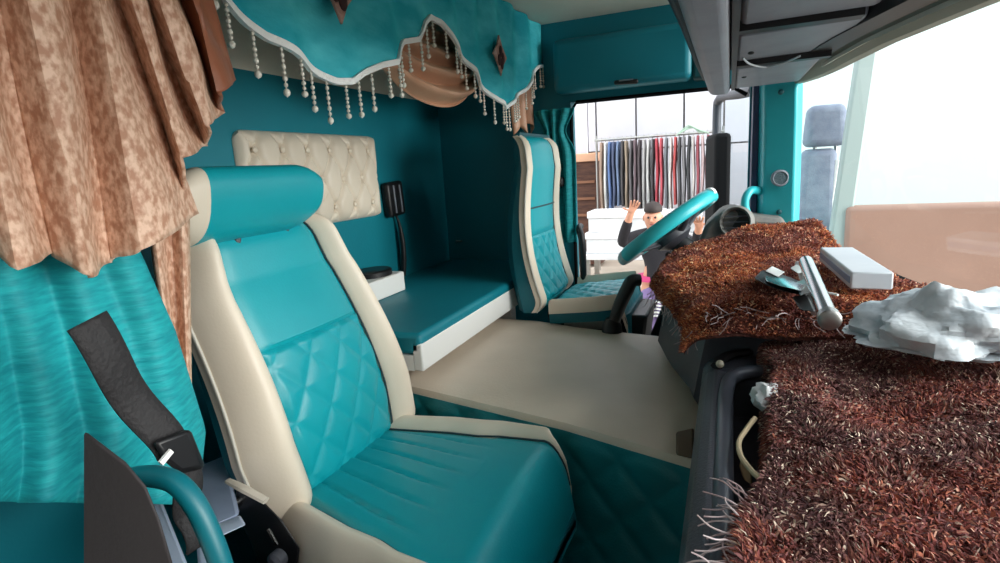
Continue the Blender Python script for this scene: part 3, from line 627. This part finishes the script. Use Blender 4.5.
# teal curtain at driver door
def tc3(a,b):
    z=lerp(.21,-.3,b); pin=1-.45*math.exp(-((b-.16)/.1)**2)-.12*b; x=-.625+(a-.5)*.17*pin
    return Vector((x,2.14+.016*math.sin(a*PI*7)*(.5+.5*pin),z))
tag(MB().grid(tc3,60,30).build('teal_curtain',CURT,solid=.004),'narrow teal curtain gathered behind the driver seat at the open door','curtain')
w=MB(); w.tube([(-.54,2.16,-.24),(-.535,2.12,-.25),(-.52,2.1,-.3),(-.52,2.1,-.46),(-.53,2.13,-.5),(-.535,2.17,-.51)],.013,10,smooth=5)
tag(w.build('grab_handle',BLACK),'black grab handle beside the driver door opening','handle')
w=MB(); w.obox(P(560,182,'y',2.13),(.03,.04,.035)); tag(w.build('belt_guide',BLACK,bevel=.006),'small black belt guide beside the narrow teal curtain','belt guide')
# seat belt by passenger seat
sb=thing('seat_belt','black seat belt hanging beside the bright teal curtain','seat belt',P(165,440,'x',-.5))
def belt(path,wd,x,nm,par):
    q=catmull([P(u,v,'x',x) for u,v in path],8); n=len(q)-1
    def f(a,b):
        i=min(round(a*n),n); tn=(q[min(i+1,n)]-q[max(i-1,0)]).normalized(); s=tn.cross(Vector((1,0,0))).normalized(); return q[i]+s*wd*(b-.5)+Vector((.004*math.sin(a*9),0,0))
    return MB().grid(f,n,3).build(nm,WEB,par,solid=.003)
belt([(88,320),(112,366),(135,398),(158,428),(172,448)],.034,-.5,'webbing',sb)
belt([(186,468),(188,500),(196,520),(200,546)],.032,-.5,'lower_webbing',sb)
w=MB(); w.loft([[P(u,v,'x',x) for u,v in((152,442),(190,428),(206,468),(180,474),(165,462))] for x in(-.505,-.485)]); bl=w.build('belt_buckle',BLACK,sb,bevel=.005)
MB().obox(P(166,457,'x',-.482),(.003,.014,.005),Matrix.Rotation(.5,3,'X')).build('white_label',WHITE,bl)
# teal grab handle on the near side
w=MB(); w.tube([P(112,484,'y',.3),P(128,479,'y',.3),P(150,476,'y',.3),P(176,483,'y',.3),P(196,506,'y',.3),P(212,540,'y',.3),P(224,575,'y',.3),P(240,640,'y',.3)],.0095,14,smooth=6)
tag(w.build('grab_handle',GRIP),'thick teal bent grab handle at the near door','handle')
# blue-grey step box beside the seat
bx=thing('step_box','blue-grey metal step box beside the passenger seat base','box',(-.62,.5,FZ))
ZB=-.5
w=MB(); w.loft([[P(u,v,'z',z) for u,v in((190,470),(226,455),(240,515),(204,530))] for z in(ZB-.04,ZB)]); w.build('box_lid',BLUEG,bx,bevel=.006)
PF=mat('pale_flange',(176,190,212),.4)
w=MB(); w.loft([[P(u,v,'z',z) for u,v in((203,530),(240,515),(246,525),(204,544))] for z in(ZB-.03,ZB+.002)]); w.build('box_flange',PF,bx,bevel=.003)
w=MB(); w.loft([[P(u,v,'z',z) for u,v in((143,480),(151,474),(198,590),(182,600))] for z in(ZB-.02,ZB)]); w.build('side_flange',PF,bx,bevel=.004)
w=MB(); w.loft([[P(u,v,'z',z) for u,v in((196,538),(222,528),(236,580),(200,592))] for z in(ZB-.03,ZB)]); w.build('front_flange',PF,bx,bevel=.004)
w=MB(); w.box((-.8,.3,FZ),(-.62,.5,-.56)); w.build('box_body',BROWNK,bx)
w=MB(); w.loft([[P(u,v,'y',y) for u,v in((84,430),(126,462),(146,486),(160,520),(176,575),(84,590))] for y in(.22,.262)]); struct(w.build('trim_post',BROWNK,bevel=.004))
# ================================================================= OUTSIDE
GZ=-2.1
struct(MB().box((-14,-9,GZ-.1),(14,1.6,GZ)).build('ground_bounce',mat('bounce_concrete',(190,184,174),.9,c2=(176,170,160),scale=3),smooth=False))  # near ground as pale concrete, made bright to bounce light into the cab
struct(MB().box((-14,1.6,GZ-.1),(14,16,GZ)).build('ground',mat('pale_concrete',(200,192,180),.9,c2=(180,172,160),scale=.9),smooth=False))
struct(MB().box((-6,5.7,GZ),(2.2,7.5,-1.27)).build('ground_pavement',mat('beige_paving',(214,200,184),.9,c2=(196,182,166),scale=2),smooth=False))
FW=mat('white_cladding',(196,196,204),.6,c2=(188,189,198),scale=2)
w=MB(); YF=7.4
def wx(u,v=120): return P(u,v,'y',YF).x
seams=[-1.72,wx(596),wx(636),wx(684),wx(724),wx(764)]
x=wx(764)
while x<6: x+=.6; seams.append(x)
for a,b in zip(seams,seams[1:]): w.box((a+.011,YF,.2-.05),(b-.011,YF+.05,.79)); w.box((a+.03,YF+.0,.9),(b-.03,YF+.05,1.25)); w.box((a+.008,YF,GZ),(b-.008,YF+.05,.13))
for k in range(8): w.box((-4+k*.3,YF,GZ),(-3.72+k*.3,YF+.05,3.4)) if -4+k*.3<-1.9 else None
w.box((-1.9,YF-.05,GZ),(-1.72,YF+.05,3.4)); w.box((-1.72,YF,1.05),(6,YF+.05,3.4))
wf=struct(w.build('wall_street',FW,smooth=False))
w=MB(); w.box((-6,YF+.06,GZ),(6.5,YF+.12,3.4)); w.build('dark_backing',mat('dark_gap',(92,86,82),.9,c2=(170,166,160),scale=6,stretch=(3,1,.2)),wf,smooth=False)
# brown display cabinet beside the rack
bc=thing('display_cabinet','brown wooden cabinet with peach top board beside the clothes rail','cabinet',(-1.55,6.75,-1.27))
q0=P(574,154,'y',6.8);q1=P(598,154,'y',6.8); zb=P(586,208,'y',6.8).z
w=MB(); w.box((q0.x-.25,6.8,zb-.7),(q1.x,7.2,q0.z-.08)); w.build('cabinet_body',mat('dark_brown_wood',(96,62,48),.7,c2=(70,44,36),scale=8,stretch=(1,1,6)),bc)
w=MB(); w.box((q0.x-.27,6.77,q0.z-.1),(q1.x+.01,7.2,q0.z)); w.build('top_board',mat('peach_board',(214,166,136),.6),bc,bevel=.01)
for k in range(3): w=MB(); w.box((q0.x-.2,6.78,zb-.1+k*.2),(q1.x-.05,6.8,zb-.07+k*.2)); w.build('shelf_edge',mat('mid_wood',(140,96,72),.7),bc)
# clothes rail
RY=6.6; zr=P(650,141,'y',RY).z; xa=P(599,141,'y',RY).x; xb=P(724,141,'y',RY).x
rl=thing('clothes_rail','metal clothes rail standing across the street behind the garments','clothes rail',(xa,RY,-1.27))
w=MB(); w.tube([(xa-.05,RY,zr+.05),(xb,RY,zr+.05)],.015,8); w.build('top_bar',STEEL,rl)
for xx in(xa-.03,xb-.01): w=MB(); w.tube([(xx,RY,-1.27),(xx,RY,zr+.1)],.014,8); w.build('upright',STEEL,rl)
cols=[(150,120,100),(226,224,220),(70,104,170),(52,66,104),(92,116,160),(46,42,46),(150,128,104),(74,70,74),(96,70,78),(56,44,48),(178,176,174),(222,220,216),(40,38,42),(196,44,60),(214,60,74),(110,114,120),(232,228,222),(206,56,56),(60,56,60),(130,126,128),(34,34,38),(228,222,216),(160,52,66),(226,190,190),(120,40,50),(206,190,184),(70,60,66)]
cn=['tan','white','bright blue','navy','denim blue','black','khaki','dark grey','plum','dark brown','light grey','off-white','black','crimson','bright red','steel grey','ivory','scarlet','charcoal','mid grey','black','cream','wine red','pale pink','maroon','stone','slate']
ordn=['first','second','third','fourth','fifth','sixth','seventh','eighth','ninth','tenth','eleventh','twelfth','thirteenth','fourteenth','fifteenth','sixteenth','seventeenth','eighteenth','nineteenth','twentieth','twenty-first','twenty-second','twenty-third','twenty-fourth','twenty-fifth','twenty-sixth','twenty-seventh']
n=len(cols); pitch=(xb-xa-.05)/n
for i,cc in enumerate(cols):
    x=xa+.03+pitch*i; L=R.uniform(.72,.86); ph=R.uniform(0,6)
    g=thing('hanging_trousers',f'{cn[i]} trousers on the street rail, {ordn[i]} garment from the driver seat side','trousers',(x,RY,zr+.03),'trousers on the clothes rail across the street')
    for s in(-1,1):
        w=MB(); w.loft([[Vector((x+pitch*.36*wk*math.cos(k*PI/5)+.006*math.sin(t*7+ph),RY+s*.06+.052*wk*math.sin(k*PI/5),zr+.02-L*t)) for k in range(10)] for t,wk in((0,.7),(.1,.85),(.3,1.),(.5,.92),(.75,.85),(.97,.9),(1,.85))]); w.build('trouser_leg',hazy_clothmat(cc),g)
    w=MB(); w.tube([(x,RY,zr),(x,RY-.012,zr+.02),(x,RY-.026,zr+.05),(x,RY,zr+.076),(x,RY+.026,zr+.05)],.004,6); w.build('hanger_hook',STEEL,g)
hg=MB()
for k in range(4): c=P(688+k*3,131,'y',RY-.14); hg.tube([c+Vector((-.12,0,-.04+.02*k)),c+Vector((-.03,.02,.04)),c+Vector((.03,0,.05-.015*k)),c+Vector((.12,.01,-.03))],.007,6,smooth=4)
tag(hg.build('wire_hangers',mat('green_wire',(170,196,176),.5)),'tangle of pale green wire hangers on top of the clothes rail','hangers')
# stall boxes
def cart(u0,v0,u1,v1,y,d,label):
    a=P(u0,v0,'y',y); b=P(u1,v1,'y',y); z1=a.z; z0=b.z
    t=thing('cardboard_carton',label,'carton',((a.x+b.x)/2,y+d/2,z0),'white cartons on the stall')
    w=MB(); w.box((a.x,y,z0),(b.x,y+d,z1-.03)); w.build('carton_body',PAPER,t,bevel=.008)
    w=MB(); w.box((a.x-.01,y-.012,z1-.07),(b.x+.01,y+d+.01,z1)); w.build('carton_lid',mat('white_lid',(222,222,224),.6),t,bevel=.006)
    return z0
cart(586,233,626,254,5.9,.4,'white lidded carton below on the street stall, nearest the grab handle')
cart(588,212,626,232,5.92,.38,'white lidded carton stacked on another at the driver seat end of the stall')
cart(630,233,676,254,5.92,.36,'white lidded carton on the stall behind the waving person, lower layer')
cart(630,212,662,232,5.94,.36,'white lidded carton on the stall behind the raised arm, upper layer')
cart(664,212,700,232,5.94,.36,'white lidded carton on the stall just behind the steering wheel')
cart(681,233,716,254,5.92,.36,'white lidded carton on the stall below and behind the steering wheel')
st=thing('market_stall','low white stall table carrying cartons across the street','stall',(-1,6,-1.27))
zt=P(600,254,'y',5.9).z
w=MB(); w.box((P(582,250,'y',5.9).x,5.8,zt-.05),(P(718,250,'y',5.9).x,6.35,zt-.002)); w.build('table_top',PAPER,st,bevel=.006)
for xx in(P(586,250,'y',5.9).x,P(714,250,'y',5.9).x-.05):
    for yy in(5.83,6.28):
        w=MB(); w.box((xx,yy,-1.27),(xx+.05,yy+.05,zt-.05)); w.build('table_leg',STEEL,st)
# person with raised hands
DY=5.2
def S(u,v,dy=0): return P(u,v,'y',DY+dy)
pe=thing('person','person in black top and purple trousers outside, one hand raised','person',(S(655,320).x,DY,GZ))
SK=mat('skin',(206,150,124),.55)
def skin(nm,chains,m,sub=2):
    bm=bmesh.new(); lay=bm.verts.layers.skin.verify(); idx={}
    for ci,chn in enumerate(chains):
        prev=None
        for key,p,r in chn:
            if key in idx: v=idx[key]
            else:
                v=bm.verts.new(p-pe.location); v[lay].radius=(r,r) if not isinstance(r,tuple) else r; idx[key]=v
                if len(idx)==1: v[lay].use_root=True
            if prev is not None and bm.edges.get((prev,v)) is None: bm.edges.new((prev,v))
            prev=v
    me=bpy.data.meshes.new(nm); bm.to_mesh(me); bm.free(); o=bpy.data.objects.new(nm,me); COL.objects.link(o); o.parent=pe; me.materials.append(m)
    o.modifiers.new('skin','SKIN').use_smooth_shade=True; d=o.modifiers.new('sub','SUBSURF'); d.levels=sub; d.render_levels=sub
    return o
hd=S(653,218); nk=S(655,231); chx=S(657,243); pv=S(657,282); shL=S(637,236); shR=S(677,236); elL=S(621,244,-.1); haL=S(631,212,-.25); elR=S(697,246,-.1); haR=S(699,226,-.3)
hipL=S(649,286); hipR=S(665,286)
knL=Vector((hipL.x,DY-.03,GZ+.5)); knR=Vector((hipR.x,DY-.03,GZ+.5)); ftL=Vector((hipL.x-.02,DY,GZ+.07)); ftR=Vector((hipR.x+.02,DY,GZ+.07))
arms=[[('c',chx,(.15,.1)),('sl',shL,.06),('el',elL,.045),('hl',haL,.032)],[('c',chx,.15),('sr',shR,.06),('er',elR,.045),('hr',haR,.032)]]
def fing(h,up,sgn,tag_):
    out=[]
    for k in range(5):
        sp=(k-2)*.018; d=(up+Vector((sgn*(k-2)*.16,0,0))).normalized()
        if k==4: d=(up*.5+Vector((sgn*1,0,0))).normalized()
        L=(.055,.072,.078,.07,.05)[k]; base=h+up*.05+Vector((sgn*sp,0,0)) if k<4 else h+up*.02+Vector((sgn*.03,0,0))
        out.append([('p'+tag_,h+up*.03,.036),(tag_+str(k)+'a',base,.011),(tag_+str(k)+'b',base+d*L*.55,.0095),(tag_+str(k)+'c',base+d*L+Vector((0,-.012,0)),.008)])
    return out
upL=(haL-elL).normalized(); upR=(haR-elR).normalized()
body=[[('p',pv,(.14,.1)),('b',pv.lerp(chx,.5),(.135,.095)),('c',chx,(.15,.1)),('n',nk,.05),('h0',hd+Vector((0,0,-.06)),(.065,.07)),('h1',hd,(.078,.092)),('h2',hd+Vector((0,0,.07)),(.07,.085))]]+arms+\
 [[('hl',haL,.03),('pL',haL+upL*.03,.036)],[('hr',haR,.03),('pR',haR+upR*.03,.036)]]+fing(haL,upL,-1,'L')+fing(haR,upR,1,'R')+\
 [[('p',pv,.14),('hpl',hipL,.09),('kl',knL,.06),('fl',ftL,.045),('tl',ftL+Vector((0,-.16,-.03)),.035)],[('p',pv,.14),('hpr',hipR,.09),('kr',knR,.06),('fr',ftR,.045),('tr',ftR+Vector((0,-.16,-.03)),.035)]]
skin('body',body,SK)
g_=lambda r:r*1.16
skin('black_top',[[('b',pv.lerp(chx,-.02),(.16,.118)),('b2',pv.lerp(chx,.2),(.155,.115)),('m',pv.lerp(chx,.5),(.155,.112)),('c',chx,(.172,.118)),('n',nk+Vector((0,0,-.02)),.06)],[('c',chx,.17),('sl',shL,.074),('el',elL,.058),('w',elL.lerp(haL,.8),.044)],[('c',chx,.17),('sr',shR,.074),('er',elR,.058),('w2',elR.lerp(haR,.8),.044)]],mat('black_jersey',(30,28,34),.85,bump=.2,bscale=60))
PUR=mat('purple_jersey',(120,100,150),.8,c2=(140,122,168),scale=8)
tr=skin('purple_trousers',[[('p',pv+Vector((0,0,.03)),(.165,.12)),('q',pv+Vector((0,0,-.02)),(.16,.12))],[('q',pv,.16),('hpl',hipL,.105),('kl',knL,.075),('fl',ftL+Vector((0,0,.04)),.06)],[('q',pv,.16),('hpr',hipR,.105),('kr',knR,.075),('fr',ftR+Vector((0,0,.04)),.06)]],PUR)
w=MB()
for hp_,kn_ in((hipL,knL),(hipR,knR)):
    for k in range(5): c=hp_.lerp(kn_,.3+.07*k); w.lathe(c,(kn_-hp_),[(-.008,.098),(.008,.098)],18)
w.build('white_stripes',WHITE,pe)
w=MB(); w.loft([[pv+Vector((.185*math.cos(a*PI/10),.135*math.sin(a*PI/10),z)) for a in range(20)] for z in(.02,.07)]); w.build('pink_waistband',mat('pink_band',(214,70,130),.7),pe)
w=MB(); w.loft([[hd+Vector((s*.086*math.cos(a*PI/10),.012+s*.102*math.sin(a*PI/10),z)) for a in range(20)] for z,s in((.055,.9),(.075,.96),(.11,.86),(.138,.5),(.15,.1))]); w.build('dark_hair',mat('dark_hair',(40,30,28),.7),pe)
for s in(-1,1):
    MB().ball(hd+Vector((s*.03,-.082,.012)),.011,6).build('eye',BLACK,pe); MB().ball(hd+Vector((s*.082,0,.0)),.02,6,(.5,.8,1.3)).build('ear',SK,pe)
w=MB(); w.loft([[hd+Vector((x,y,z)) for x,y,z in((-.008,-.085,.01),(.008,-.085,.01),(.016,-.092,-.025),(0,-.112,-.02),(-.016,-.092,-.025))],[hd+Vector((x*.3,-.07,z)) for x,y,z in((-.008,-.085,.02),(.008,-.085,.02),(.016,-.092,-.025),(0,-.112,-.02),(-.016,-.092,-.025))]]); w.build('nose',SK,pe)
MB().ball(hd+Vector((0,-.078,-.05)),.02,6,(1.1,.5,.35)).build('mouth',mat('lip',(150,80,76),.5),pe)
w=MB()
# open driver door
dd=thing('driver_door','dark framed driver door swung wide open beside the teal pillar','door',(.08,2.24,-.3))
hx=.075; fx=-.062; y0=2.26; y1=3.0
def D(t,z,off=0): return Vector((lerp(hx,fx,t)+off,lerp(y0,y1,t),z))
w=MB(); w.tube([D(0,.22),D(.35,.235),D(.8,.262),D(.93,.255),D(1,.215),D(1.0,-.1),D(1,-.35)],.02,10,smooth=5); w.build('window_frame',DGREY,dd)
w=MB(); w.grid(lambda a,b:D(lerp(.02,.98,a),lerp(-.3,.22+.02*a,b)),4,4); w.build('door_glass',glass('door_glass',(.8,.86,.88),.1),dd)
w=MB(); w.loft([[D(0,z,-.015),D(1,z,-.015),D(1,z,.045),D(0,z,.045)] for z in(-1.2,-.3)]); w.build('door_panel',DGREY,dd,bevel=.01)
w=MB(); w.loft([[D(.72,z,-.04),D(1.02,z,-.05),D(1.02,z,.03),D(.72,z,.03)] for z in(-.36,.1)]); w.build('mirror_housing',RUB,dd,bevel=.02)
# neighbouring truck seen through windscreen: tan body, pillar, grey seat
nt_=thing('parked_truck','pale parked truck front beyond the windscreen, tan below its glass','truck',(1.2,4.4,GZ))
TB=mat('tan_truck_paint',(156,124,110),.5,c2=(146,114,100),scale=2); TP=mat('pale_truck_trim',(150,164,162),.6)
zt_=P(860,206,'y',4.).z
w=MB(); w.box((P(846,206,'y',4.).x,4.,GZ+.45),(3.4,4.12,zt_)); w.build('lower_body',TB,nt_,bevel=.03)
w=MB(); a0=P(834,262,'y',4.02);a1=P(868,60,'y',4.02); w.loft([[a0+Vector((-.05,0,-.1)),a0+Vector((.06,0,-.1)),a0+Vector((.06,.1,-.1)),a0+Vector((-.05,.1,-.1))],[a1+Vector((-.04,0,.2)),a1+Vector((.06,0,.2)),a1+Vector((.06,.1,.2)),a1+Vector((-.04,.1,.2))]]); w.build('truck_pillar',TP,nt_,bevel=.015)
w=MB(); w.box((.3,4.02,zt_-.9),(3.4,5.6,zt_-.75)); w.build('truck_floor',DGREY,nt_)
w=MB(); w.box((.2,5.6,GZ+.5),(3.4,5.7,1.2)); w.build('truck_back_wall',mat('pale_truck_wall',(196,214,214),.6),nt_)
for xx in(.9,2.9):
    w=MB(); w.lathe((xx,4.05,GZ+.45),(0,1,0),[(0,.2),(.02,.42),(.05,.45),(.25,.45),(.28,.42),(.28,.1)],28); w.build('truck_wheel',RUB,nt_)
w=MB(); w.box((.3,4.3,GZ+.3),(3.4,5.5,zt_-.9)); w.build('chassis',BLACK,nt_)
gs=thing('grey_seat','grey cloth seat with boxy headrest seen through the windscreen','seat',(.55,4.3,zt_-.75))
GC=mat('grey_cloth',(126,134,150),.85,c2=(112,120,138),scale=20,bump=.2,bscale=120)
def rbox(u0,v0,u1,v1,y,d,tp,nm,par=gs):
    a=P(u0,v0,'y',y);b=P(u1,v1,'y',y); w=MB(); 
    w.loft([[Vector((a.x,y+k,b.z)),Vector((b.x,y+k,b.z)),Vector((b.x-tp,y+k,a.z)),Vector((a.x+tp,y+k,a.z))] for k in(0,d)]); return w.build(nm,GC,par,bevel=.045,seg=4)
rbox(805,106,849,145,4.2,.14,.02,'headrest'); rbox(799,150,834,285,4.22,.16,.02,'backrest')
for u in(815,836): MB().tube([P(u,140,'y',4.27),P(u,160,'y',4.27)],.012,8).build('headrest_post',STEEL,gs)
z9=P(815,300,'y',4.2).z
w=MB(); w.box((.3,4.14,max(z9-.1,zt_-.74)),(.8,4.4,max(z9+.02,zt_-.6))); w.build('seat_cushion',GC,gs,bevel=.04)
w=MB(); w.tube([P(838,160,'y',4.25),P(832,200,'y',4.25),P(829,250,'y',4.25),P(826,300,'y',4.25)],.025,8); w.build('white_belt',WHITE,gs)
# ================================================================= LIGHT, CAMERA
wd=bpy.data.worlds.new('sky'); scn.world=wd; wd.use_nodes=True; bg=wd.node_tree.nodes['Background']
bg.inputs[0].default_value=(.92,.97,1,1); bg.inputs[1].default_value=1.5
def sun(name,rot,e,ang): 
    l=bpy.data.lights.new(name,'SUN'); l.energy=e; l.angle=ang; l.color=(1,.96,.9); o=bpy.data.objects.new(name,l); COL.objects.link(o); o.rotation_euler=rot; return o
l=sun('sun',(0,0,0),5.5,math.radians(50))
l.rotation_euler=Vector((-.9,.3,-.12)).to_track_quat('-Z','Y').to_euler()
cam=bpy.data.cameras.new('camera'); co=bpy.data.objects.new('camera',cam); COL.objects.link(co)
cam.sensor_width=36; cam.lens=F/1000*36; cam.clip_start=.01
Rr=Vector((Xc.x,Yc.x,Zc.x)); Up=-Vector((Xc.y,Yc.y,Zc.y)); Bk=-Vector((Xc.z,Yc.z,Zc.z))
co.matrix_world=Matrix((Rr,Up,Bk)).transposed().to_4x4()
scn.camera=co
vs=scn.view_settings; vs.view_transform='Standard'; vs.look='None'; vs.gamma=1; vs.use_curve_mapping=False; vs.exposure=.98
